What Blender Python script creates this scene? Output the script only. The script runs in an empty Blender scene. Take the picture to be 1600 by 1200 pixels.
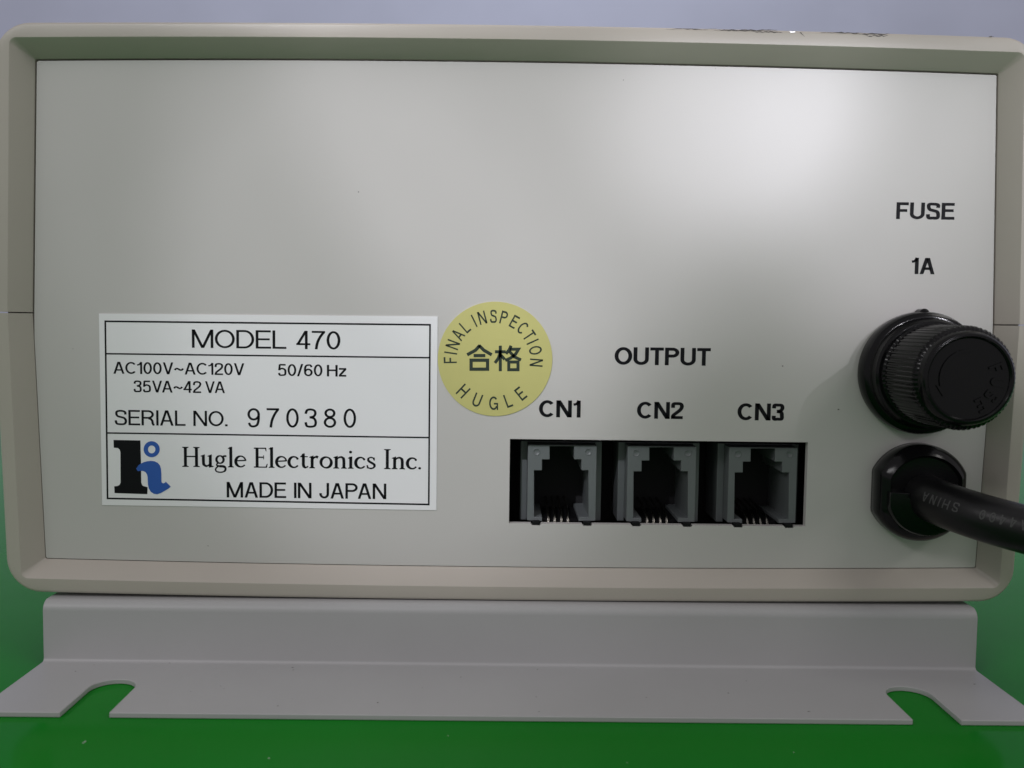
import bpy, bmesh, math, random
from mathutils import Vector, Matrix

S = 0.001                                   # the model is written in millimetres
scene = bpy.context.scene
col = scene.collection
random.seed(7)

# ------------------------------------------------------------------ camera
F_PX = 1442.5                               # focal length in pixels of the 1600 px wide photograph
CAM = Vector((-1.737, -149.55, -0.772))
YAW, PITCH, ROLL = 0.00855, -0.06534, 0.0125
_cy, _sy, _cp, _sp = math.cos(YAW), math.sin(YAW), math.cos(PITCH), math.sin(PITCH)
FWD = Vector((_sy * _cp, _cy * _cp, _sp))
_r = Vector((_cy, -_sy, 0)); _u = _r.cross(FWD)
RIGHT = _r * math.cos(ROLL) + _u * math.sin(ROLL)
UP = _u * math.cos(ROLL) - _r * math.sin(ROLL)
cd = bpy.data.cameras.new('camera')
cam = bpy.data.objects.new('camera', cd); col.objects.link(cam)
cam.matrix_world = Matrix(((RIGHT.x, UP.x, -FWD.x, CAM.x * S), (RIGHT.y, UP.y, -FWD.y, CAM.y * S),
                           (RIGHT.z, UP.z, -FWD.z, CAM.z * S), (0, 0, 0, 1)))
cd.sensor_width = 36; cd.lens = F_PX / 1600 * 36
cd.clip_start = 0.002; cd.clip_end = 50
cd.dof.use_dof = True; cd.dof.focus_distance = 0.149; cd.dof.aperture_fstop = 26
scene.camera = cam

# ------------------------------------------------------------------ light
world = bpy.data.worlds.new('World'); scene.world = world; world.use_nodes = True
bg = world.node_tree.nodes['Background']
bg.inputs[0].default_value = (1.0, 0.962, 1.0, 1); bg.inputs[1].default_value = 0.352

def area_lamp(name, loc, target, sx, sy, watts, colour):
    l = bpy.data.lights.new(name, 'AREA'); l.shape = 'RECTANGLE'; l.size = sx; l.size_y = sy
    l.energy = watts; l.color = colour
    o = bpy.data.objects.new(name, l); col.objects.link(o); o.location = loc
    o.rotation_euler = (Vector(target) - Vector(loc)).to_track_quat('-Z', 'Y').to_euler()
    return o
def beam_lamp(name, loc, target, radius, soft, blend, watts, colour):
    """an added spot beam: soft-edged cone that covers `radius` metres at the target"""
    l = bpy.data.lights.new(name, 'SPOT'); l.energy = watts; l.color = colour; l.shadow_soft_size = soft
    l.spot_size = 2 * math.atan(radius / (Vector(loc) - Vector(target)).length); l.spot_blend = blend
    o = bpy.data.objects.new(name, l); col.objects.link(o); o.location = loc
    o.rotation_euler = (Vector(target) - Vector(loc)).to_track_quat('-Z', 'Y').to_euler()
    return o
WARM, TINT, NEUT = (1.0, 0.97, 0.93), (0.985, 0.965, 1.05), (1.0, 0.98, 0.99)
area_lamp('ceiling_lamp', (0, -0.35, 1.2), (0, 0, 0), 0.8, 0.4, 0.2, NEUT)
area_lamp('ceiling_lamp', (1.05, -0.75, 1.05), (0, 0, 0), 0.6, 0.25, 2.5, WARM)
area_lamp('ceiling_lamp', (-1.0, -1.0, 0.9), (0, 0, 0), 0.6, 0.25, 3.2, NEUT)
area_lamp('ceiling_lamp', (0.0, 0.75, 1.3), (0, 1.5, 0.2), 1.2, 0.3, 8.2, (0.86, 0.9, 1.0))
# added unseen beams whose gaps shape the panel's shadow: right behind the viewer, upper left, upper right
P_BACK, P_LEFT, P_RIGHT = (0.42, -1.35, 0.35), (-0.45, -1.0, 0.85), (0.8, -1.0, 0.55)
for pos, x, z, r, bl, w, c in (
        (P_BACK, 42, 36, 50, 1.0, 13.6, TINT), (P_BACK, 35, 35, 25, .5, 12.9, TINT), (P_BACK, 68, 25, 30, .25, 5.2, TINT), (P_BACK, 78, 37, 45, .25, 2.8, TINT),
        (P_LEFT, 0, 35, 38, .35, 16.6, TINT), (P_LEFT, -22, 0, 36, .3, 14.7, TINT), (P_LEFT, -30, 18, 50, .2, 7.6, TINT), (P_LEFT, -60, 0, 80, .2, 4.4, TINT),
        (P_LEFT, 0, 15, 30, .8, 4.7, TINT), (P_LEFT, -12, 22, 42, .3, 4.2, TINT), (P_RIGHT, 78, 15, 30, .6, 16.6, TINT)):
    beam_lamp('added_beam', pos, (x * S, 0, z * S), r * S, 0.012 if pos == P_RIGHT else 0.008, bl, w, c)

vs = scene.view_settings
vs.view_transform = 'Standard'; vs.look = 'None'; vs.exposure = 0.04; vs.gamma = 1.0

# ------------------------------------------------------------------ materials
def mat(name, colour, rough=0.5, bump=0.0, bump_scale=1500.0, vary=0.0, vary_scale=60.0, spec=0.5, metal=0.0, rough_vary=0.0):
    m = bpy.data.materials.new(name); m.use_nodes = True
    nt = m.node_tree; b = nt.nodes['Principled BSDF']
    b.inputs['Base Color'].default_value = (*colour, 1); b.inputs['Roughness'].default_value = rough
    b.inputs['Specular IOR Level'].default_value = spec; b.inputs['Metallic'].default_value = metal
    tc = nt.nodes.new('ShaderNodeTexCoord')
    if vary:
        n = nt.nodes.new('ShaderNodeTexNoise'); n.inputs['Scale'].default_value = vary_scale; n.inputs['Detail'].default_value = 5
        nt.links.new(tc.outputs['Object'], n.inputs['Vector'])
        r = nt.nodes.new('ShaderNodeValToRGB')
        r.color_ramp.elements[0].position = 0.3; r.color_ramp.elements[1].position = 0.7
        r.color_ramp.elements[0].color = (*[c * (1 - vary) for c in colour], 1)
        r.color_ramp.elements[1].color = (*[min(1, c * (1 + vary)) for c in colour], 1)
        nt.links.new(n.outputs['Fac'], r.inputs['Fac']); nt.links.new(r.outputs['Color'], b.inputs['Base Color'])
        if rough_vary:
            mr = nt.nodes.new('ShaderNodeMapRange')
            mr.inputs['To Min'].default_value = rough - rough_vary; mr.inputs['To Max'].default_value = rough + rough_vary
            nt.links.new(n.outputs['Fac'], mr.inputs['Value']); nt.links.new(mr.outputs['Result'], b.inputs['Roughness'])
    if bump:
        n2 = nt.nodes.new('ShaderNodeTexNoise'); n2.inputs['Scale'].default_value = bump_scale; n2.inputs['Detail'].default_value = 3
        nt.links.new(tc.outputs['Object'], n2.inputs['Vector'])
        bp = nt.nodes.new('ShaderNodeBump'); bp.inputs['Strength'].default_value = bump; bp.inputs['Distance'].default_value = 0.0001
        nt.links.new(n2.outputs['Fac'], bp.inputs['Height']); nt.links.new(bp.outputs['Normal'], b.inputs['Normal'])
    return m
M = dict(
    shell=mat('beige_plastic', (0.478, 0.440, 0.388), 0.36, 0.10, 2500, 0.03, 45, rough_vary=0.05),
    panel=mat('grey_satin_paint', (0.570, 0.555, 0.534), 0.33, 0.07, 3000, 0.02, 35, rough_vary=0.02),
    bracket=mat('grey_painted_steel', (0.425, 0.425, 0.425), 0.42, 0.10, 2200, 0.025, 50),
    black=mat('black_plastic', (0.004, 0.004, 0.0045), 0.15, 0.04, 2500, 0.2, 90, spec=0.24),
    matte_black=mat('black_matte_plastic', (0.006, 0.006, 0.007), 0.55, spec=0.2),
    cable=mat('black_cable_jacket', (0.007, 0.007, 0.0075), 0.36, 0.12, 1800, 0.25, 120, spec=0.3),
    cable_print=mat('grey_cable_print', (0.075, 0.075, 0.075), 0.6, spec=0.2),
    jack=mat('slate_grey_plastic', (0.138, 0.152, 0.155), 0.45, 0.06, 2500, 0.06, 200),
    pin=mat('nickel_wire', (0.20, 0.19, 0.17), 0.25, metal=1.0),
    white=mat('white_label_film', (0.86, 0.86, 0.87), 0.33, 0.03, 1500, 0.01, 60),
    yellow=mat('yellow_sticker_paper', (0.565, 0.535, 0.195), 0.5, 0.05, 1800, 0.03, 150),
    ink=mat('black_ink', (0.006, 0.006, 0.008), 0.5, spec=0.15),
    green_ink=mat('dark_green_ink', (0.035, 0.050, 0.038), 0.5, spec=0.2),
    blue=mat('blue_ink', (0.025, 0.105, 0.43), 0.45),
    dark=mat('interior_shade', (0.008, 0.008, 0.009), 0.7),  # near black, shade of the deep inside put into the colour
    scuff=mat('dark_scuff', (0.11, 0.10, 0.095), 0.7),
    chip=mat('bright_chip', (0.9, 0.9, 0.9), 0.2),
    table=mat('green_gloss_table', (0.003, 0.205, 0.011), 0.12, 0.04, 300, 0.10, 14, spec=0.06, rough_vary=0.03),
    wall=mat('lavender_grey_wall', (0.45, 0.465, 0.575), 0.8, 0.05, 60, 0.11, 3.0),
)

# ------------------------------------------------------------------ helpers
ORG = Vector((0, 0, 0))
def mk(name, verts, faces, material, parent=None, smooth=False, origin=None):
    o0 = Vector(origin) if origin is not None else ORG
    me = bpy.data.meshes.new(name)
    me.from_pydata([tuple((Vector(v) - o0) * S) for v in verts], [], faces)
    me.validate(); me.materials.append(material)
    bm = bmesh.new(); bm.from_mesh(me); bmesh.ops.recalc_face_normals(bm, faces=bm.faces); bm.to_mesh(me); bm.free()
    if smooth:
        for p in me.polygons: p.use_smooth = True
    o = bpy.data.objects.new(name, me); col.objects.link(o)
    if parent: o.parent = parent
    return o
def smooth_by_angle(o, deg=35):
    bm = bmesh.new(); bm.from_mesh(o.data)
    for e in bm.edges:
        if len(e.link_faces) == 2 and e.calc_face_angle(0) > math.radians(deg): e.smooth = False
    for f in bm.faces: f.smooth = True
    bm.to_mesh(o.data); bm.free()
def bevel(o, w, seg=2, ang=35):
    b = o.modifiers.new('bevel', 'BEVEL'); b.width = w * S; b.segments = seg; b.limit_method = 'ANGLE'; b.angle_limit = math.radians(ang); b.harden_normals = True
def px(x, y, Y=0.0):
    """photo pixel -> point (mm) on the vertical plane at depth Y"""
    d = FWD * F_PX + RIGHT * (x - 800) + UP * (600 - y)
    return CAM + d * ((Y - CAM.y) / d.y)
def pxz(x, y, Z):
    d = FWD * F_PX + RIGHT * (x - 800) + UP * (600 - y)
    return CAM + d * ((Z - CAM.z) / d.z)
def plate(loops, thick, place):
    """filled 2-D outline with holes, given a thickness; place maps (u, v, w) to mm"""
    cu = bpy.data.curves.new('tmp', 'CURVE'); cu.dimensions = '2D'; cu.fill_mode = 'BOTH' if thick else 'FRONT'; cu.extrude = thick / 2
    for lp in loops:
        sp = cu.splines.new('POLY'); sp.points.add(len(lp) - 1); sp.use_cyclic_u = True
        for p, (u, v) in zip(sp.points, lp): p.co = (u, v, 0, 1)
    ob = bpy.data.objects.new('tmp', cu); col.objects.link(ob)
    dg = bpy.context.evaluated_depsgraph_get(); me = bpy.data.meshes.new_from_object(ob.evaluated_get(dg))
    bm = bmesh.new(); bm.from_mesh(me); bmesh.ops.remove_doubles(bm, verts=bm.verts, dist=1e-4); bm.to_mesh(me); bm.free()
    vs_ = [place(v.co.x, v.co.y, v.co.z) for v in me.vertices]; fs = [tuple(p.vertices) for p in me.polygons]
    bpy.data.objects.remove(ob); bpy.data.curves.remove(cu); bpy.data.meshes.remove(me)
    return vs_, fs
class Acc:
    def __init__(s): s.v = []; s.f = []
    def add(s, vs_, fs):
        k = len(s.v); s.v += list(vs_); s.f += [tuple(i + k for i in f) for f in fs]
    def box(s, a, b):
        x0, y0, z0 = a; x1, y1, z1 = b
        s.add([(x0, y0, z0), (x1, y0, z0), (x1, y1, z0), (x0, y1, z0), (x0, y0, z1), (x1, y0, z1), (x1, y1, z1), (x0, y1, z1)],
              [(0, 3, 2, 1), (4, 5, 6, 7), (0, 1, 5, 4), (1, 2, 6, 5), (2, 3, 7, 6), (3, 0, 4, 7)])
def lathe(profile, cx, cz, n=72, fr=None, close=True):
    """profile of (radius, y) about an axis along Y; fr(angle, r, k) may shape a ring"""
    v = []; f = []
    for k, (r, y) in enumerate(profile):
        for i in range(n):
            a = 2 * math.pi * i / n
            x, z = (fr(a, r, k) if fr else (r * math.cos(a), r * math.sin(a)))
            v.append((cx + x, y, cz + z))
    for k in range(len(profile) - 1):
        for i in range(n):
            j = (i + 1) % n; f.append((k * n + i, k * n + j, (k + 1) * n + j, (k + 1) * n + i))
    if close:
        f.append(tuple(range(n))); f.append(tuple(range((len(profile) - 1) * n, len(profile) * n)))
    return v, f
def arc(cx, cy, rx, ry, a0, a1, n=18):
    return [(cx + rx * math.cos(math.radians(a0 + (a1 - a0) * i / n)), cy + ry * math.sin(math.radians(a0 + (a1 - a0) * i / n))) for i in range(n + 1)]
def spline(p, n=6):
    q = [p[0]] + list(p) + [p[-1]]; out = []
    for i in range(1, len(q) - 2):
        for k in range(n):
            t = k / n; a, b, c, d = q[i - 1], q[i], q[i + 1], q[i + 2]
            out.append(tuple(0.5 * (2 * b[j] + (c[j] - a[j]) * t + (2 * a[j] - 5 * b[j] + 4 * c[j] - d[j]) * t * t + (3 * b[j] - a[j] - 3 * c[j] + d[j]) * t ** 3) for j in range(len(b))))
    out.append(tuple(p[-1])); return out

# ------------------------------------------------------------------ lettering: flat printed strokes
class Glyph:
    def __init__(s): s.v = []; s.f = []
    def line(s, pts, w, closed=False):
        n = len(pts); ws = w if isinstance(w, (list, tuple)) else [w] * n
        L = []; 
        for i in range(n):
            a = pts[(i - 1) % n] if (closed or i > 0) else pts[i]; b = pts[(i + 1) % n] if (closed or i < n - 1) else pts[i]
            p = pts[i]
            d1 = Vector((p[0] - a[0], p[1] - a[1])); d2 = Vector((b[0] - p[0], b[1] - p[1]))
            if d1.length < 1e-9: d1 = d2
            if d2.length < 1e-9: d2 = d1
            d1.normalize(); d2.normalize(); t = (d1 + d2)
            t = t.normalized() if t.length > 1e-6 else d1
            nn = Vector((-t.y, t.x)); c = max(0.45, nn.dot(Vector((-d1.y, d1.x))))
            h = ws[i] / 2 / c
            L.append(((p[0] + nn.x * h, p[1] + nn.y * h), (p[0] - nn.x * h, p[1] - nn.y * h)))
        k = len(s.v)
        for a, b in L: s.v += [a, b]
        for i in range(n if closed else n - 1):
            j = (i + 1) % n; s.f.append((k + 2 * i, k + 2 * i + 1, k + 2 * j + 1, k + 2 * j))
        return s
    def poly(s, pts):
        k = len(s.v); s.v += list(pts); s.f.append(tuple(range(k, k + len(pts)))); return s
    def para(s, x0, y0, x1, y1, w):
        h = w / 2 / max(0.3, abs(y1 - y0) / math.hypot(x1 - x0, y1 - y0))
        return s.poly([(x0 - h, y0), (x0 + h, y0), (x1 + h, y1), (x1 - h, y1)])
    def bar(s, x0, y0, x1, y1): return s.poly([(x0, y0), (x1, y0), (x1, y1), (x0, y1)])
def sans(ch, w):
    g = Glyph(); b = w / 2; T = 1 - b; B = b; W = 0.6
    if ch == 'A':
        W = 0.70; e = b * 1.1; g.para(e, 0, W / 2 - .02, 1, w); g.para(W - e, 0, W / 2 + .02, 1, w); g.bar(.19, .26, W - .19, .26 + w * .92)
    elif ch == 'C':
        W = 0.72; g.line(arc(.37, .5, .37 - b, .5 - b, 42, 318, 30), w)
    elif ch == 'D':
        W = 0.70; g.line([(b, T), (.32, T)] + arc(.32, .5, W - b - .32, T - .5, 84, -84, 20) + [(.32, B), (b, B)], w, True)
    elif ch == 'E':
        W = 0.60; g.bar(0, 0, w, 1); g.bar(w, 1 - w, W - .01, 1); g.bar(w, .46, W - .05, .46 + w * .95); g.bar(w, 0, W, w)
    elif ch == 'F':
        W = 0.56; g.bar(0, 0, w, 1); g.bar(w, 1 - w, W, 1); g.bar(w, .43, W - .06, .43 + w * .95)
    elif ch == 'G':
        W = 0.76; g.line(arc(.38, .5, .38 - b, .5 - b, 40, 330, 30), w); g.bar(.40, .40, W, .40 + w * .9); g.bar(W - w * .85, 0, W, .40)
    elif ch == 'H':
        W = 0.70; g.bar(0, 0, w, 1); g.bar(W - w, 0, W, 1); g.bar(w, .47, W - w, .47 + w * .95)
    elif ch == 'I':
        W = w; g.bar(0, 0, w, 1)
    elif ch == 'J':
        W = 0.50; g.line([(W - b, 1), (W - b, .30)] + arc(W / 2, .29, W / 2 - b, .29 - b, 0, -180, 16)[1:] + [(b, .34)], w)
    elif ch == 'L':
        W = 0.54; g.bar(0, 0, w, 1); g.bar(w, 0, W, w)
    elif ch == 'M':
        W = 0.84; g.bar(0, 0, w, 1); g.bar(W - w, 0, W, 1); g.para(b * 1.15, 1, W / 2, 0, w); g.para(W - b * 1.15, 1, W / 2, 0, w)
    elif ch == 'N':
        W = 0.70; g.bar(0, 0, w, 1); g.bar(W - w, 0, W, 1); g.para(b * 1.15, 1, W - b * 1.15, 0, w * 1.05)
    elif ch == 'O':
        W = 0.78; g.line(arc(.39, .5, .39 - b, .5 - b, 0, 350, 35), w, True)
    elif ch in 'PR':
        W = 0.63 if ch == 'P' else 0.68; y1 = .44 + b; c = (T + y1) / 2
        g.bar(0, 0, w, 1); g.line([(w, T), (.34, T)] + arc(.34, c, .63 - b - .34, T - c, 84, -84, 16) + [(.34, y1), (w, y1)], w)
        if ch == 'R': g.line([(.36, .46), (.48, .42), (.55, .30), (.57, .12), (.63, 0)], w)
    elif ch == 'S':
        W = 0.64; g.line(spline([(W - b - .02, .70), (.53, .87), (.33, T), (.13, .89), (.075 + b * .4, .73), (.17, .59), (.33, .53), (.50, .46), (W - b, .28), (.52, .10), (.33, B), (.12, .10), (b, .31)]), w)
    elif ch == 'T':
        W = 0.60; g.bar(0, 1 - w, W, 1); g.bar(W / 2 - b, 0, W / 2 + b, 1 - w)
    elif ch == 'U':
        W = 0.68; g.line([(b, 1), (b, .34)] + arc(W / 2, .33, W / 2 - b, .33 - b, 180, 360, 18) + [(W - b, .34), (W - b, 1)], w)
    elif ch == 'V':
        W = 0.66; e = b * 1.1; g.para(e, 1, W / 2 - .01, 0, w); g.para(W - e, 1, W / 2 + .01, 0, w)
    elif ch == 'z':
        W = 0.48; g.bar(0, .74 - w, W, .74); g.bar(0, 0, W, w); g.para(.075, w * .9, W - .075, .74 - w * .9, w)
    elif ch == '0':
        W = 0.54; g.line(arc(.27, .5, .27 - b, .5 - b, 0, 350, 35), w, True)
    elif ch == '1':
        W = 0.34; g.bar(W - w, 0, W, 1); g.line(spline([(.02, .76), (.12, .78), (.20, .85), (W - b, 1.0)]), w * .85)
    elif ch == '2':
        W = 0.53; g.line(spline([(b, .66), (.10, .88), (.27, T), (.44, .88), (.48, .71), (.40, .53), (.22, .34), (.10, .20), (b, .03)]), w); g.bar(0, 0, W, w)
    elif ch == '3':
        W = 0.53; g.line(spline([(b, .72), (.11, .90), (.26, T), (.42, .89), (.46, .74), (.39, .59), (.22, .535)]), w); g.line(spline([(.22, .535), (.41, .48), (W - b, .28), (.43, .10), (.26, B), (.10, .09), (b, .28)]), w)
    elif ch == '4':
        W = 0.55; g.bar(.34, 0, .34 + w, 1); g.para(.06, .26, .38, 1, w * .95); g.bar(0, .22, W, .22 + w * .95)
    elif ch == '5':
        W = 0.53; g.bar(.11, 1 - w, .48, 1); g.line([(.115, .97), (.075, .47)], w * .95); g.line(spline([(.075, .50), (.17, .60), (.28, .62), (.43, .53), (W - b, .32), (.43, .11), (.26, B), (.11, .08), (b, .25)]), w)
    elif ch in '69':
        W = 0.54; g.line(arc(.27, .32, .27 - b, .32 - b, 0, 345, 23), w, True); g.line(spline([(.49 - b * .3, .76), (.41, .91), (.28, T), (.13, .87), (.065, .65), (b, .38)]), w)
        if ch == '9': g.v = [(W - x, 1 - y) for x, y in g.v]
    elif ch == '7':
        W = 0.52; g.bar(0, 1 - w, W, 1); g.line(spline([(W - b, 1 - w * .7), (.34, .70), (.22, .36), (.17, 0)]), w)
    elif ch == '8':
        W = 0.54; g.line(arc(.27, .755, .24 - b, .245 - b, 0, 345, 23), w, True); g.line(arc(.27, .28, .27 - b, .28 - b, 0, 345, 23), w, True)
    elif ch == '/':
        W = 0.34; g.para(.04, -.02, .30, 1.02, w)
    elif ch == '~':
        W = 0.56; g.line(spline([(.02, .36), (.08, .46), (.17, .49), (.28, .43), (.38, .37), (.48, .40), (.54, .50)]), w)
    elif ch == '.':
        W = w * 1.1; g.bar(0, 0, w * 1.1, w * 1.1)
    return g, W
def serif(ch):
    """old-style roman, cap height 1"""
    g = Glyph(); st = .128; th = .066; xh = .60; W = .6
    def foot(x, y, half=.115, up=1):
        g.poly([(x - half, y), (x + half, y), (x + half * .96, y + up * .032), (x + st * .62, y + up * .065), (x - st * .62, y + up * .065), (x - half * .96, y + up * .032)])
    def flag(x, y):     # slanted head serif of a lower-case stem
        g.poly([(x - .13, y - .085), (x - .115, y - .055), (x + st / 2, y + .02), (x + st / 2, y - .06), (x - st / 2, y - .10)])
    if ch == 'H':
        W = .78
        for x in (.15, .63): g.bar(x - st / 2, .03, x + st / 2, .97); foot(x, 0, .145); foot(x, 1, .145, -1)
        g.bar(.15, .49, .63, .49 + th)
    elif ch == 'I':
        W = .34; g.bar(.17 - st / 2, .03, .17 + st / 2, .97); foot(.17, 0, .15); foot(.17, 1, .15, -1)
    elif ch == 'E':
        W = .62; x = .15; g.bar(x - st / 2, .02, x + st / 2, .98); g.bar(.01, 0, .56, th * .9); g.bar(.01, 1 - th * .9, .54, 1); g.bar(x, .49, .44, .49 + th)
        g.poly([(.50, .0), (.58, .0), (.61, .20), (.575, .20)]); g.poly([(.48, 1), (.545, 1), (.56, .82), (.53, .82)]); g.bar(.42, .42, .45, .62)
    elif ch == 'l':
        W = .27; x = .14; g.bar(x - st / 2, .03, x + st / 2, 1.02); foot(x, 0, .13); flag(x, 1.02)
    elif ch == 'i':
        W = .27; x = .14; g.bar(x - st / 2, .03, x + st / 2, xh); foot(x, 0, .13); flag(x, xh); g.poly([(x + .068 * math.cos(i * .5236) - .01, .83 + .068 * math.sin(i * .5236)) for i in range(12)])
    elif ch == 'u':
        W = .58; g.line(spline([(.13, xh), (.13, .30), (.15, .13), (.25, .055), (.35, .09), (.43, .17)]), [st] * 14 + [st * .85] * 6 + [th * 1.2] * 11)
        flag(.13, xh + .02); g.bar(.43 - st / 2, .05, .43 + st / 2, xh); flag(.43, xh + .02); g.poly([(.43 - st / 2, .09), (.43 + st / 2, .08), (.58, .05), (.57, .02), (.43 - st / 2, -.03)])
    elif ch == 'n':
        W = .60; foot(.13, 0, .13); g.bar(.13 - st / 2, .03, .13 + st / 2, xh); flag(.13, xh + .02); foot(.46, 0, .125)
        g.line(spline([(.15, .46), (.24, .55), (.34, .575), (.43, .52), (.46, .38), (.46, .03)]), [th] * 6 + [th * 1.3] * 6 + [st * .8] * 6 + [st] * 13)
    elif ch == 'r':
        W = .43; foot(.13, 0, .13); g.bar(.13 - st / 2, .03, .13 + st / 2, xh); flag(.13, xh + .02)
        g.line(spline([(.15, .44), (.23, .54), (.31, .575), (.39, .545)]), [th] * 6 + [th * 1.3] * 6 + [st] * 7)
    elif ch == 'o':
        W = .58; p = arc(.29, .30, .225, .265, 0, 350, 35); g.line(p, [th + (st * 1.02 - th) * abs(math.cos(math.radians(10 * i + 18))) ** 1.2 for i in range(36)], True)
    elif ch == 'c':
        W = .50; p = arc(.28, .30, .215, .265, 48, 322, 30); g.line(p, [th * 1.15 + (st - th) * max(0, -math.cos(math.radians(48 + 274 * i / 30))) for i in range(31)])
        g.poly([(.43 + .052 * math.cos(i * .5236), .475 + .055 * math.sin(i * .5236)) for i in range(12)])
    elif ch == 'e':
        W = .52; p = arc(.28, .30, .215, .265, 8, 322, 34); g.line(p, [th * 1.05 + (st - th) * max(0, -math.cos(math.radians(8 + 314 * i / 34))) for i in range(35)])
        g.line([(.10, .33), (.495, .36)], th)
    elif ch == 's':
        W = .43; g.line(spline([(.355, .44), (.31, .54), (.21, .575), (.11, .53), (.09, .44), (.15, .36), (.26, .29), (.355, .21), (.35, .10), (.26, .035), (.16, .03), (.07, .08), (.045, .18)]),
                        [th] * 18 + [th * 1.4] * 6 + [st * .85] * 24 + [th * 1.2] * 12 + [th] * 13)
        g.bar(.335, .42, .375, .57); g.bar(.03, .02, .065, .19)
    elif ch == 't':
        W = .40; g.line(spline([(.17, .72), (.17, .40), (.17, .18), (.21, .06), (.29, .04), (.38, .10)]), [st] * 18 + [st * .8] * 6 + [th] * 7); g.bar(.03, .55, .36, .60); g.poly([(.03, .58), (.12, .58), (.225, .76), (.20, .76)])
    elif ch == 'g':
        W = .56; g.line(arc(.25, .385, .155, .185, 0, 350, 30), [th + (st * .8 - th) * abs(math.cos(math.radians(11.67 * i))) for i in range(31)], True)
        g.line(spline([(.17, .22), (.11, .15), (.13, .08), (.24, .055), (.38, .045), (.47, -.01), (.485, -.11), (.42, -.21), (.26, -.25), (.10, -.21), (.055, -.11), (.10, -.02), (.17, .04)]),
               [th] * 12 + [th * 1.4] * 6 + [st * .95] * 12 + [st * .7] * 12 + [th] * 31)
        g.line(spline([(.36, .50), (.43, .555), (.53, .56)]), [th, th, th, th, th * 1.2, th * 1.3, th * 1.5] + [st * .7] * 6)
    elif ch == '.':
        W = .2; g.poly([(.08 + .062 * math.cos(i * .5236), .06 + .062 * math.sin(i * .5236)) for i in range(12)])
    return g, W
def text_strokes(s, weight=.11, track=.09, space=.30, font=sans):
    v = []; f = []; x = 0
    kern = {('A', 'V'): -.09, ('V', 'A'): -.09, ('P', 'A'): -.07, ('L', 'T'): -.06, ('A', 'C'): -.02}
    for i, ch in enumerate(s):
        if ch == ' ': x += space; continue
        g, W = font(ch, weight) if font is sans else font(ch)
        if ch == '1' and i and s[i - 1] == 'C': x -= .07
        k = len(v); v += [(x + a, b) for a, b in g.v]; f += [tuple(q + k for q in t) for t in g.f]
        x += W + track + (kern.get((ch, s[i + 1]), 0) if i + 1 < len(s) else 0)
    return v, f
def put_text(name, s, p_left, p_right, p_top, y, parent, material, weight=.11, track=.09, space=.30, font=sans, cap=1.0):
    """fit a line between two baseline pixels with the cap height reached at p_top"""
    v, f = text_strokes(s, weight, track, space, font)
    x0 = min(a for a, b in v); x1 = max(a for a, b in v)
    A, Bp, C = px(*p_left), px(*p_right), px(*p_top)
    z = (A.z + Bp.z) / 2; h = C.z - A.z
    out = [(A.x + (a - x0) / (x1 - x0) * (Bp.x - A.x), y, z + b * h / cap) for a, b in v]
    return mk(name, out, f, material, parent)

# ------------------------------------------------------------------ setting
HW, HH = 76.5, 40.45
E_, T_, O_, DL = 2.96, 2.43, 2.29, 1.25
YV, TH = -5.0, 0.80
ZV = px(800, 1039.5, YV).z
WV = (px(1526, 1043, YV).x - px(69, 1027, YV).x) / 2
DF = YV - pxz(800, 1119.0, ZV).y
TABLE_Z = ZV - TH
DEPTH = 105.0
def structure(o): o['kind'] = 'structure'; return o
a = Acc(); a.box((-900, -330, TABLE_Z - 25), (900, 700, TABLE_Z))
table = structure(mk('table_top', a.v, a.f, M['table'])); bevel(table, 2.0)
a = Acc(); a.box((-2500, 1500, -800), (2500, 1540, 1900)); structure(mk('wall', a.v, a.f, M['wall']))

# ------------------------------------------------------------------ the control unit
BASE = Vector((0, 45, TABLE_Z))
ORG = BASE
unit = bpy.data.objects.new('control_unit', None); col.objects.link(unit); unit.location = BASE * S
unit.empty_display_size = 0.02
unit['label'] = 'beige electronic control unit seen from its grey connector panel, standing on a slotted bracket'
unit['category'] = 'control unit'

def half_loop(s, sign, gap, r, hh_extra=0.0):
    a_, b_ = HW + s, HH + s + hh_extra
    pts = [(-a_, gap + (b_ - r - gap) * i / 10) for i in range(10)]
    pts += [(-a_ + r - r * math.cos(math.radians(q)), b_ - r + r * math.sin(math.radians(q))) for q in [i * 9 for i in range(11)]]
    pts += [(-a_ + r + (2 * a_ - 2 * r) * i / 40, b_) for i in range(1, 40)]
    pts += [(a_ - r + r * math.sin(math.radians(q)), b_ - r + r * math.cos(math.radians(q))) for q in [i * 9 for i in range(11)]]
    pts += [(a_, gap + (b_ - r - gap) * (9 - i) / 10) for i in range(10)]
    crown = .85 if sign > 0 else .65
    out = []
    for x, z in pts:
        x2 = x * (a_ + DL * (1 - min(1, z / b_))) / a_
        z2 = z + crown * (.5 - (x / a_) ** 2) * min(1, z / b_) ** 2
        out.append((x2, sign * z2))
    return out
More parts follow.
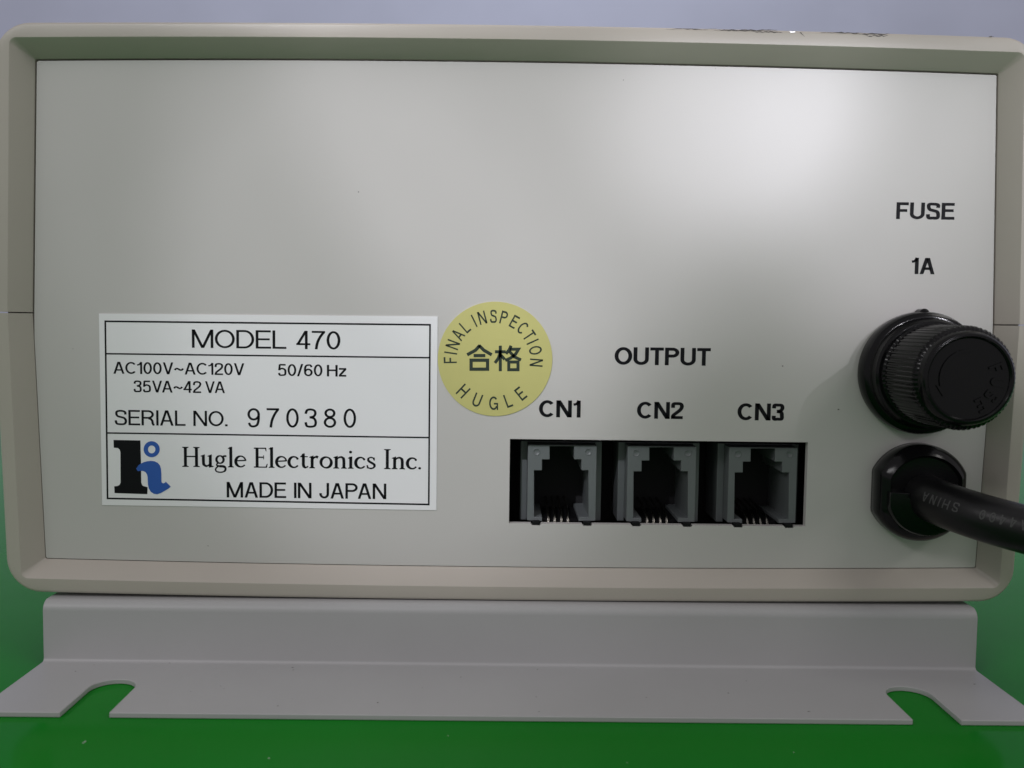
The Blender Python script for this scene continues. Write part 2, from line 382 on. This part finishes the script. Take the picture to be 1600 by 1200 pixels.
def shell(name, sign):
    so = T_ + O_
    prof = [(0.0, 2.6, .25), (0.0, 0.0, .25), (T_ - .12, -E_ + .10, 1.0), (T_ + .02, -E_, 1.05), (so - .55, -E_, 4.6),
            (so - .30, -E_ + .06, 5.0), (so - .10, -E_ + .22, 5.3), (so, -E_ + .55, 5.5), (so, DEPTH, 5.5), (so - 2.2, DEPTH, 3.5), (so - 2.2, 2.6, 3.0)]
    v = []; f = []; n = None
    for s, y, r in prof:
        lp = half_loop(s, sign, .10, r); n = len(lp); v += [(x, y, z) for x, z in lp]
    m = len(prof)
    for k in range(m):
        k2 = (k + 1) % m
        for i in range(n - 1): f.append((k * n + i, k * n + i + 1, k2 * n + i + 1, k2 * n + i))
    f.append(tuple(k * n for k in range(m))); f.append(tuple(k * n + n - 1 for k in range(m)))
    o = mk(name, v, f, M['shell'], unit); smooth_by_angle(o, 28); return o
up_shell = shell('upper_shell', 1); lo_shell = shell('lower_shell', -1)
for sg in (-1, 1):
    a = Acc(); x0, x1 = sorted((sg * (HW + DL + .15), sg * (HW + DL + T_ + O_ - .5))); a.box((x0, .6, -.6), (x1, DEPTH - .5, .6))
    mk('tongue', a.v, a.f, M['shell'], lo_shell)

# connector panel with the jack window cut out
wa, wb, wc, wd = px(797, 687), px(1263, 690), px(1258, 822), px(795, 818)
WX0, WX1, WZ0, WZ1 = (wa.x + wd.x) / 2, (wb.x + wc.x) / 2, (wc.z + wd.z) / 2, (wa.z + wb.z) / 2
lu = half_loop(-.30, 1, 0.0, .3); ll = half_loop(-.12, -1, 0.0, .3)
outline = lu + ll[::-1][1:-1]
JX = [px(877.5, 755, 1.6).x, px(1033, 755, 1.6).x, px(1191, 755, 1.6).x]
notch = []
for jx in JX[::-1]:
    for c in (4.2, -4.2):
        notch += [(jx + c + .85, WZ0), (jx + c + .65, WZ0 - .30), (jx + c - .65, WZ0 - .30), (jx + c - .85, WZ0)]
window = [(WX0, WZ0), (WX0, WZ1), (WX1, WZ1), (WX1, WZ0)] + notch
v, f = plate([outline, window], 1.2, lambda u, w, d: (u, .6 - d, w))
panel = mk('connector_panel', v, f, M['panel'], unit); bevel(panel, .08, 2)
# back closure so that the inside stays dark
lu = half_loop(T_ + O_ - 2.4, 1, 0.0, 3); ll = half_loop(T_ + O_ - 2.4, -1, 0.0, 3)
v, f = plate([lu + ll[::-1][1:-1]], 2.0, lambda u, w, d: (u, DEPTH - 6 - d, w))
mk('front_panel', v, f, M['shell'], unit)
a = Acc(); a.box((WX0 - 6, 16, WZ0 - 5), (WX1 + 6, 17.6, WZ1 + 5)); mk('circuit_board', a.v, a.f, M['dark'], unit)

# ------------------------------------------------------------------ mounting bracket
g1 = lambda x, y: pxz(x, y, ZV)
ZTOP = -(HH + T_ + O_) - .45
def bracket():
    acc = Acc()
    # front bent profile (y, z): top plate, outer bend, riser, inner bend
    outer = [(DEPTH - 2, ZTOP)] + [(YV + 1.6 - 1.6 * math.sin(math.radians(q)), ZTOP - 1.6 + 1.6 * math.cos(math.radians(q))) for q in range(0, 91, 15)]
    outer += [(YV, ZV + .5)] + [(YV - .5 + .5 * math.cos(math.radians(q)), ZV + .5 - .5 * math.sin(math.radians(q))) for q in range(15, 91, 15)]
    outer += [(YV - 1.0, ZV)]
    inner = [(DEPTH - 2, ZTOP - TH)] + [(YV + 1.6 - .8 * math.sin(math.radians(q)), ZTOP - 1.6 + .8 * math.cos(math.radians(q))) for q in range(0, 91, 15)]
    inner += [(YV + TH, ZV + .5)] + [(YV - .5 + 1.3 * math.cos(math.radians(q)), ZV + .5 - 1.3 * math.sin(math.radians(q))) for q in range(15, 91, 15)]
    inner += [(YV - 1.0, ZV - TH)]
    n = len(outer); v = []; f = []
    for x in (-WV, WV):
        v += [(x, y, z) for y, z in outer] + [(x, y, z) for y, z in inner]
    for i in range(n - 1):
        f += [(i, i + 1, 2 * n + i + 1, 2 * n + i), (n + i, 3 * n + i, 3 * n + i + 1, n + i + 1),
              (i, n + i, n + i + 1, i + 1), (2 * n + i, 2 * n + i + 1, 3 * n + i + 1, 3 * n + i)]
    f += [(0, 2 * n, 3 * n, n)]
    acc.add(v, f)
    # rear riser and rear foot
    acc.box((-WV, DEPTH - 2 + .02, ZV - TH), (WV, DEPTH - 2 + TH, ZTOP)); acc.box((-WV, DEPTH - 2 + TH + .01, ZV - TH), (WV, DEPTH + 14, ZV))
    # front foot with two open slots
    yf = YV - DF
    def slot(cx, w, depth, r):
        h = w / 2
        pts = [(cx - h, yf)]
        pts += [(cx - r * math.cos(math.radians(q)) * h / r, yf + depth - r + r * math.sin(math.radians(q))) for q in range(0, 181, 10)]
        return pts + [(cx + h, yf)]
    sl = slot(SLX[0], SLW, SLD, SLW / 2); sr = slot(SLX[1], SLW, SLD, SLW / 2)
    lp = [(-WV, YV - 1.0), (-WV, yf)] + sl + sr + [(WV, yf), (WV, YV - 1.0)]
    n = len(lp); acc.add([(x, y, ZV) for x, y in lp] + [(x, y, ZV - TH) for x, y in lp],
                         [tuple(range(n)), tuple(range(2 * n - 1, n - 1, -1))] + [(i, (i + 1) % n, n + (i + 1) % n, n + i) for i in range(n - 1)])
    return acc
sa, sb, sc_ = g1(104, 1106), g1(174, 1107), g1(180, 1061)
sra, srb = g1(1419, 1119), g1(1495, 1117)
SLX = ((sa.x + sb.x) / 2, (sra.x + srb.x) / 2); SLW = (sb.x - sa.x + srb.x - sra.x) / 2; SLD = sc_.y - (YV - DF)
a = bracket()
br = mk('mounting_bracket', a.v, a.f, M['bracket'], unit)
bm = bmesh.new(); bm.from_mesh(br.data); bmesh.ops.remove_doubles(bm, verts=bm.verts, dist=1e-6); bmesh.ops.recalc_face_normals(bm, faces=bm.faces); bm.to_mesh(br.data); bm.free()
smooth_by_angle(br, 35); bevel(br, .16, 2, 50)

# ------------------------------------------------------------------ output jacks
def make_jack(cx):
    y0 = 1.6
    def P(x, y): p = px(x, y, y0); return (p.x - JX[0], p.z)
    fx0, fz1 = P(825, 695); fx1, fz0 = P(930.5, 814)
    hole = [P(x, y) for x, y in ((847, 814.5), (847, 808), (834.5, 808), (834.5, 735), (847, 735), (847, 718), (859, 718), (859, 697.5),
                                  (897, 697.5), (897, 718), (908.5, 718), (908.5, 735), (919.5, 735), (919.5, 808), (904, 808), (904, 814.5))]
    zb = WZ0 - .25
    face = [(fx0, fz0), (fx0, fz1), (fx1, fz1), (fx1, fz0)] + hole[::-1]
    face = [(fx0, fz0)] + [(fx0, fz1), (fx1, fz1), (fx1, fz0)] + hole[::-1]
    acc = Acc()
    v, f = plate([face], 12.0, lambda u, w, d: (cx + u, y0 + 6.0 - d, w)); acc.add(v, f)
    front = mk('output_jack', acc.v, acc.f, M['jack'], unit, origin=BASE); bevel(front, .10, 2)
    acc = Acc()                     # wider shoulder of the housing, set back behind the face
    X0, X1 = fx0 - 1.16, fx1 + 1.16; Z0, Z1 = fz0 - .6, fz1 + .25
    yb = y0 + 3.1
    acc.box((cx + X0, yb, Z0), (cx + fx0 + .02, yb + 8.5, Z1)); acc.box((cx + fx1 - .02, yb, Z0), (cx + X1, yb + 8.5, Z1))
    acc.box((cx + fx0 + .03, yb + .03, fz1 + .02), (cx + fx1 - .03, yb + 8.5, Z1 - .01))
    ft = Acc()
    for c in (-4.2, 4.2): ft.box((cx + c - .6, .05, WZ0 - .24), (cx + c + .6, y0 + 3, fz0 + .05))
    mk('feet', ft.v, ft.f, M['matte_black'], front)
    sh = mk('shoulder', acc.v, acc.f, M['jack'], front); bevel(sh, .12, 2)
    acc = Acc()
    for ex, ey in ((838.5, 706), (919.5, 706)):
        ux, uz = P(ex, ey)
        for k in (0.62,):
            v, f = lathe([(k, y0 + .02), (k, y0 - .035), (k - .10, y0 - .045), (k - .12, y0 - .01), (0.02, y0 - .01)], cx + ux, uz, 24, close=False); acc.add(v, f)
    mk('ejector_mark', acc.v, acc.f, M['jack'], front, smooth=True)
    for hx in (857, 867.2, 877.5, 887.8):
        ux, _ = P(hx, 800); zb = P(860, 815)[1]
        path = spline([(0.35, -.15), (.8, .5), (1.6, .95), (3.2, 1.25), (6.5, 1.6), (11.5, 2.0)], 5)
        v = []; f = []; n = 8
        for (yy, zz) in path:
            for i in range(n):
                q = 2 * math.pi * i / n; v.append((cx + ux + .21 * math.cos(q), y0 + yy + .05 * math.sin(q), zb + zz + .21 * math.sin(q)))
        for k in range(len(path) - 1):
            for i in range(n): f.append((k * n + i, k * n + (i + 1) % n, (k + 1) * n + (i + 1) % n, (k + 1) * n + i))
        mk('contact_wire', v, f, M['pin'], front, smooth=True)
    acc = Acc(); acc.box((cx + fx0 - .4, y0 + 12.02, Z0 + .01), (cx + fx1 + .4, y0 + 12.6, Z1 - .02)); mk('back_wall', acc.v, acc.f, M['dark'], front)  # back of the socket coloured near black to stand in for its depth shade
    acc = Acc()                     # floor comb between the wires
    ux0, _ = P(847, 800); ux1, _ = P(904, 800); zf = P(860, 815)[1]
    acc.box((cx + ux0, y0 + 1.5, zf - .3), (cx + ux1, y0 + 10.8, zf + .25)); mk('comb', acc.v, acc.f, M['matte_black'], front)
    return front
jack = make_jack(JX[0])
for k in (1, 2):
    c = jack.copy(); col.objects.link(c); c.location.x += (JX[k] - JX[0]) * S
    for ch in jack.children:
        d = ch.copy(); col.objects.link(d); d.parent = c

# ------------------------------------------------------------------ fuse holder
FX, FZ = 65.4, -7.9
v, f = lathe([(9.2, 0.02), (9.75, -.15), (9.85, -.6), (9.85, -2.3), (9.65, -2.75), (9.2, -3.0), (8.85, -3.05), (8.7, -3.3), (8.6, -4.7), (8.3, -5.1), (7.2, -5.2)], FX, FZ, 96)
acc = Acc(); acc.add(v, f); acc.add(*lathe([(.85, -.02), (.85, -1.9), (.6, -2.2)], FX, FZ + 9.5, 20))
fuse = mk('fuse_holder', acc.v, acc.f, M['black'], unit); smooth_by_angle(fuse, 30); bevel(fuse, .1, 2, 60)
NT = 66
def knurl(a_, r, k):
    if KN[k]:
        ph = (a_ * NT / (2 * math.pi)) % 1.0; r = r + (.065 if ph < .5 else -.065)
    return r * math.cos(a_), r * math.sin(a_)
prof = [(7.0, -5.0), (7.9, -5.1), (8.05, -5.4), (8.05, -6.0), (7.75, -6.2), (7.72, -6.4), (7.65, -15.2), (7.4, -15.7), (7.0, -16.0), (6.8, -16.8), (6.5, -17.2), (6.15, -17.25), (5.95, -17.05), (5.85, -16.85), (.02, -16.8)]
KN = [0, 0, 0, 0, 1, 1, 1, 1, 0, 0, 0, 0, 0, 0, 0]
v, f = lathe(prof, FX, FZ, NT * 6, knurl)
cap = mk('fuse_cap', v, f, M['black'], fuse); smooth_by_angle(cap, 32)
gv = []; gf = []
for ch, ang in zip('FUSE', (22, -6, -36, -64)):
    g, W = sans(ch, .17); k = len(gv); q = math.radians(ang - 90)
    for x, y in g.v:
        lx, ly = (x - W / 2) * 1.9, 3.2 + y * 2.1
        gv.append((FX + lx * math.cos(q) - ly * math.sin(q), -16.9, FZ + lx * math.sin(q) + ly * math.cos(q)))
    gf += [tuple(i + k for i in t_) for t_ in g.f]
g = Glyph().line(arc(0, 0, 4.1, 4.1, 88, 196, 20), .42).poly([(-4.75, -1.0), (-3.15, -1.3), (-3.7, -2.6)])
k = len(gv); gv += [(FX + x, -16.9, FZ + y) for x, y in g.v]; gf += [tuple(i + k for i in t_) for t_ in g.f]
emb = mk('embossed_lettering', gv, gf, M['black'], fuse)
sol = emb.modifiers.new('thick', 'SOLIDIFY'); sol.thickness = .3 * S; sol.offset = 0

# ------------------------------------------------------------------ cable bushing and power cable
GX, GZ = 65.7, -27.2
def dd(a_, r, k):
    lim = 7.15 * min(1.0, r / 7.9)
    return max(-lim, min(lim, r * math.cos(a_))), r * math.sin(a_)
v, f = lathe([(7.7, .02), (7.9, -.3), (7.9, -2.4), (7.75, -3.1), (7.3, -3.8), (6.6, -4.3), (6.3, -4.5), (6.1, -4.35), (5.9, -3.9), (3.0, -3.7), (.02, -3.7)], GX, GZ, 96, dd)
bush = mk('cable_bushing', v, f, M['black'], unit); smooth_by_angle(bush, 34)
def half_disc(a_, r, k): return max(-6.1, min(6.1, r * math.cos(a_))), min(.5, r * math.sin(a_))
v, f = lathe([(6.5, -3.4), (6.5, -5.0), (6.3, -5.5), (5.9, -5.7), (.02, -5.75)], GX, GZ, 96, half_disc)
o = mk('clamp_block', v, f, M['black'], bush); smooth_by_angle(o, 40)
CR = 3.55
path = spline([(65.8, -2.0, -27.3), (66.6, -7.0, -27.9), (70.2, -13.5, -28.9), (77.5, -18.8, -30.4), (88, -22.5, -32.4), (103, -24.0, -36.4),
               (125, -22, -43.5), (150, -15, -49.6), (185, 0, TABLE_Z + CR), (240, 40, TABLE_Z + CR), (330, 120, TABLE_Z + CR)], 10)
P3 = [Vector(p) for p in path]
frames = []; arcl = [0.0]
for i, p in enumerate(P3):
    tg = (P3[min(i + 1, len(P3) - 1)] - P3[max(i - 1, 0)]).normalized()
    n2 = Vector((0, 0, 1)); n2 = (n2 - tg * n2.dot(tg)).normalized(); frames.append((p, tg, n2, tg.cross(n2)))
    if i: arcl.append(arcl[-1] + (p - P3[i - 1]).length)
v = []; f = []; n = 32
for p, tg, n2, b2 in frames:
    for i in range(n):
        q = 2 * math.pi * i / n; v.append(p + (n2 * math.cos(q) + b2 * math.sin(q)) * CR)
for k in range(len(frames) - 1):
    for i in range(n): f.append((k * n + i, k * n + (i + 1) % n, (k + 1) * n + (i + 1) % n, (k + 1) * n + i))
f.append(tuple(range(n))); f.append(tuple(range((len(frames) - 1) * n, len(frames) * n)))
cable = mk('power_cable', v, f, M['cable'], unit); smooth_by_angle(cable, 60)
def on_cable(s, ang, off=.03):
    for i in range(1, len(arcl)):
        if arcl[i] >= s: break
    t_ = (s - arcl[i - 1]) / (arcl[i] - arcl[i - 1]); A, B_ = frames[i - 1], frames[i]
    p = A[0].lerp(B_[0], t_); n2 = A[2].lerp(B_[2], t_).normalized(); b2 = A[3].lerp(B_[3], t_).normalized()
    return p + (n2 * math.cos(ang) + b2 * math.sin(ang)) * (CR + off)
def cable_text(s, s_end, length, h, ang0):
    """reads from right to left, upside down, wrapped on the jacket"""
    v, f = text_strokes(s, .14, .38, .75)
    x1 = max(a_ for a_, _ in v)
    bm = bmesh.new(); vv = [bm.verts.new((a_, b_, 0)) for a_, b_ in v]
    for q in f: bm.faces.new([vv[k_] for k_ in q])
    bmesh.ops.triangulate(bm, faces=bm.faces[:]); bmesh.ops.subdivide_edges(bm, edges=bm.edges[:], cuts=3, use_grid_fill=True)
    bm.verts.index_update()
    out = [on_cable(s_end - w.co.x / x1 * length, ang0 + w.co.y * h / CR, .05) for w in bm.verts]; fs = [tuple(w.index for w in q.verts) for q in bm.faces]; bm.free()
    return mk('cable_lettering', out, fs, M['cable_print'], cable)
def photo_x(p):
    d = p - CAM; return 800 + F_PX * d.dot(RIGHT) / d.dot(FWD)
def s_at(x):
    return next(arcl[i] + (x - photo_x(P3[i])) / (photo_x(P3[i + 1]) - photo_x(P3[i])) * (arcl[i + 1] - arcl[i]) for i in range(14, len(P3) - 1) if photo_x(P3[i]) <= x <= photo_x(P3[i + 1]))
CA, CB = 5.0, s_at(1606)
cable_text('A4400  SHINA', CB, CB - CA, 1.45, 1.02)

# ------------------------------------------------------------------ printing on the panel
YI = -.025
put_text('panel_lettering', 'OUTPUT', (960, 570), (1110, 571.3), (960, 542.4), YI, panel, M['ink'], .172, .055)
put_text('panel_lettering', 'CN1', (842, 651.5), (907, 652.5), (842, 625), YI, panel, M['ink'], .172, .055)
put_text('panel_lettering', 'CN2', (995, 653.8), (1068, 654.8), (995, 627.5), YI, panel, M['ink'], .172, .055)
put_text('panel_lettering', 'CN3', (1152, 656.3), (1225, 657.3), (1152, 629.8), YI, panel, M['ink'], .172, .055)
put_text('panel_lettering', 'FUSE', (1400, 342), (1491, 343.5), (1400, 315.8), YI, panel, M['ink'], .172, .065)
put_text('panel_lettering', '1A', (1423.6, 428), (1460, 428.6), (1423.6, 402.6), YI, panel, M['ink'], .172, .05)

# rating label
def quad_plate(pixels, y, thick): 
    pts = [px(*p) for p in pixels]
    return plate([[(p.x, p.z) for p in pts]], thick, lambda u, w, d: (u, y - thick / 2 - d, w))
v, f = quad_plate(((155, 490), (684, 494.5), (682, 797), (160, 789)), -.005, .10)
label = mk('rating_label', v, f, M['white'], unit); label['label'] = 'white rating label with black print and blue logo'
YL = -.005 - .10 - .02
bl = [px(*p) for p in ((165, 502), (672, 507.5), (670, 788), (168.5, 778.5))]
g = Glyph().line([(p.x, p.z) for p in bl], .27, True)
for l, r in (((165, 552.6), (672, 558.9)), ((166, 676.3), (671, 683.6))):
    A, B_ = px(*l), px(*r); g.line([(A.x, A.z), (B_.x, B_.z)], .24)
mk('printed_border', [(x, YL, z) for x, z in g.v], g.f, M['ink'], label)
LT = 'label_lettering'
put_text(LT, 'MODEL 470', (300.3, 543.4), (532, 546), (300.3, 514.8), YL, label, M['ink'], .106, .06, .33)
put_text(LT, 'AC100V~AC120V', (177.8, 584), (382, 586), (177.8, 565.4), YL, label, M['ink'], .128, .075)
put_text(LT, '50/60', (434.7, 587.2), (504, 588), (434.7, 568.6), YL, label, M['ink'], .128, .075)
put_text(LT, 'Hz', (511, 588), (541.5, 588.5), (511, 570), YL, label, M['ink'], .145, .08)
put_text(LT, '35VA~42', (209.3, 612.8), (315, 613.8), (209.3, 594.4), YL, label, M['ink'], .128, .075)
put_text(LT, 'VA', (321, 613.8), (351.8, 614.2), (321, 595.6), YL, label, M['ink'], .128, .075)
put_text(LT, 'SERIAL NO.', (179.6, 664), (356, 666), (179.6, 640.2), YL, label, M['ink'], .118, .07, .33)
for i, (d0, d1) in enumerate(zip('970380', (387, 417, 447.5, 476, 506, 537))):
    put_text('serial_digit', d1 and d0, (d1, 667.6 + i * .15), (d1 + 19.5, 667.8 + i * .15), (d1, 637.5 + i * .15), YL, label, M['ink'], .105)
put_text(LT, 'Hugle Electronics Inc.', (285, 728.3), (658, 734.3), (285, 697), YL, label, M['ink'], font=serif, track=.02, space=.30)
put_text(LT, 'MADE IN JAPAN', (354.6, 777), (603.8, 779.6), (354.6, 752.8), YL, label, M['ink'], .128, .07, .33)
def lg(x, y): p = px(160 + x / 6.154, 670 + y / 6.154); return (p.x, p.z)
stem = [(110, 106), (368, 111), (374, 330), (376, 515)] + [(380 + i * 3, 530 + 18 * math.sin(i / 5 * 1.57)) for i in range(1, 6)] + [(437, 560), (435, 627), (120, 617), (117, 552), (150, 548), (168, 538), (178, 515), (176, 225), (170, 200), (152, 184), (112, 180)]
v, f = plate([[lg(*p) for p in stem]], 0, lambda u, w, d: (u, YL, w)); mk('logo_stem', v, f, M['ink'], label)
hook = [(328, 382), (348, 352), (370, 335), (400, 320), (432, 311), (470, 307), (505, 311), (535, 326), (556, 350), (566, 382), (570, 430), (570, 500), (574, 516), (588, 523), (603, 518), (613, 507), (660, 555), (640, 572), (600, 596), (565, 616), (528, 628),
        (495, 622), (467, 602), (450, 572), (441, 530), (438, 462), (432, 436), (418, 415), (396, 404), (370, 402), (344, 406)]
ring_o = [(477 + 77 * math.cos(i * .19635), 195 + 77 * math.sin(i * .19635)) for i in range(32)]
ring_i = [(477 + 36 * math.cos(i * .19635), 197 + 38 * math.sin(i * .19635)) for i in range(32)]
v, f = plate([[lg(*p) for p in hook], [lg(*p) for p in ring_o], [lg(*p) for p in ring_i]], 0, lambda u, w, d: (u, YL - .02, w))
mk('logo_hook', v, f, M['blue'], label)

# inspection sticker
sc0 = px(773.6, 561); SR = 9.27
v, f = plate([[(sc0.x + SR * math.cos(i * math.pi / 48), sc0.z + SR * math.sin(i * math.pi / 48)) for i in range(96)]], .10, lambda u, w, d: (u, -.005 - .05 - d, w))
stk = mk('inspection_sticker', v, f, M['yellow'], unit); stk['label'] = 'round yellow inspection sticker with dark green print'
K = 1 / 6 / 9.65                                             # sticker drawing units to mm
def stp(x, y): p = px(680 + x / 6, 460 + y / 6); return p.x, p.z
ccx, ccz = stp(545, 610)
gv = []; gf = []
def ring_char(ch, ang, r0, h, wsc, inward=False):
    g, W = sans(ch, .135); k = len(gv); q = math.radians(ang + (90 if inward else -90))
    for x, y in g.v:
        lx = (x - W / 2) * h * wsc * K; ly = ((r0 + y * h) if not inward else (-r0 + y * h)) * K
        gv.append((ccx + lx * math.cos(q) - ly * math.sin(q), YL, ccz + lx * math.sin(q) + ly * math.cos(q)))
    gf.extend(tuple(i + k for i in t_) for t_ in g.f)
for ch, ang in zip('FINALINSPECTION', (181.5, 172, 160.5, 145.5, 131.5, 117, 105.5, 90.5, 76.5, 61.5, 47.5, 34.5, 25, 13, -3.5)):
    ring_char(ch, ang, 343, 122, .82)
for ch, ang in zip('HUGLE', (227, 249, 271, 290.5, 309.5)):
    ring_char(ch, ang, 475, 128, .86, True)
mk('sticker_lettering', gv, gf, M['green_ink'], stk)
g = Glyph()
def kj(strokes, x0, y0, x1, y1, w):
    for st_ in strokes:
        closed = st_[0] == 'c'; pts = st_[1:] if closed else st_
        g.line([(x0 + a_ * (x1 - x0), y1 + b_ * (y0 - y1)) for a_, b_ in pts], w, closed)
kj([((.52, .99), (.34, .80), (.0, .62)), ((.48, .99), (.68, .80), (1.0, .62)), ((.26, .59), (.74, .59)), ('c', (.16, .41), (.83, .41), (.83, .06), (.16, .06))], 300, 475, 530, 715, 31)
kj([((.0, .76), (.42, .76)), ((.21, 1.0), (.21, .0)), ((.21, .72), (.13, .5), (.0, .32)), ((.21, .66), (.38, .46)), ((.63, 1.0), (.56, .84), (.43, .68)), ((.58, .86), (.92, .86), (.80, .66), (.62, .52), (.40, .42)),
    ((.56, .78), (.76, .56), (1.02, .44)), ('c', (.54, .36), (.90, .36), (.90, .06), (.54, .06))], 560, 480, 800, 720, 29)
mk('sticker_lettering', [(*[(stp(x, y)[0])], YL, stp(x, y)[1]) for x, y in g.v], g.f, M['green_ink'], stk)

# ------------------------------------------------------------------ wear: scuffs on the top edge, specks of dust
acc = Acc()
def ragged(x0, x1, ybase, amp, n, y, thick=1.6):
    up_, dn = [], []
    for i in range(n + 1):
        x = x0 + (x1 - x0) * i / n; m_ = ybase(x) + random.uniform(-amp, amp); h = random.uniform(.25, 1) * thick * (.25 + math.sin(math.pi * i / n))
        p, q = px(x, m_ - h, y), px(x, m_ + h, y); up_.append((p.x, y, p.z)); dn.append((q.x, y, q.z))
    acc.add(up_ + dn, [(i, i + 1, n + 1 + i + 1, n + 1 + i) for i in range(n)])
YS = -E_ - .02
for x0, x1, yb in ((1040, 1120, 45.5), (1116, 1170, 47), (1150, 1215, 47.5), (1180, 1222, 50), (1282, 1348, 51.5), (1335, 1390, 53), (1352, 1388, 56)):
    ragged(x0, x1, lambda x, yb=yb: yb, .9, 14, YS, .6 if x0 < 1100 else 1.0)
ragged(1250, 1257, lambda x: 50 + (x - 1250) * 1.0, .5, 4, YS, 1.4); ragged(1545, 1553, lambda x: 57, .3, 4, YS, 1)
mk('edge_scuffs', acc.v, acc.f, M['scuff'], up_shell)['kind'] = 'stuff'
acc = Acc(); ragged(1234, 1243, lambda x: 50, .4, 5, YS - .01, 1.8); mk('edge_chip', acc.v, acc.f, M['chip'], up_shell)
acc = Acc()
def speck(p, r, nrm):
    n = 6; a0 = random.random() * 6; sx = random.uniform(.7, 1.8)
    u_, w_ = (Vector((1, 0, 0)), Vector((0, 0, 1))) if nrm == 'y' else (Vector((1, 0, 0)), Vector((0, 1, 0)))
    acc.add([p + (u_ * math.cos(a0 + i * 1.047) * sx + w_ * math.sin(a0 + i * 1.047)) * r * random.uniform(.7, 1.2) for i in range(n)], [tuple(range(n))])
for x, y in ((974, 125), (1118, 107), (325, 853), (114, 545), (1223, 572), (1310, 640), (560, 300), (905, 700)): speck(px(x, y, -.02), random.choice((.06, .09, .11)), 'y')
mk('panel_specks', acc.v, acc.f, M['scuff'], panel)['kind'] = 'stuff'
acc = Acc()
for x, y in ((118, 1049), (147, 1039), (178, 1042), (265, 1036), (457, 1043), (458, 1047), (345, 1072), (350, 1076), (298, 1081), (434, 1103), (457, 1092), (840, 1046), (838, 1089), (842, 1112), (1166, 1064), (1138, 1083), (1264, 1112), (1523, 1069), (1295, 1050), (660, 1075), (720, 1058), (1010, 1090), (590, 1098)):
    speck(pxz(x, y, ZV) + Vector((0, 0, .02)), random.choice((.07, .10, .14)), 'z')
mk('bracket_specks', acc.v, acc.f, M['scuff'], br)['kind'] = 'stuff'
acc = Acc()
for x, y in ((130, 1161), (133, 1159), (700, 1150), (1240, 1176), (420, 1185), (980, 1192)):
    speck(pxz(x, y, TABLE_Z) + Vector((0, 0, .03)), random.choice((.06, .10)), 'z')
mk('table_specks', acc.v, acc.f, M['chip'], table, origin=(0, 0, 0))['kind'] = 'stuff'
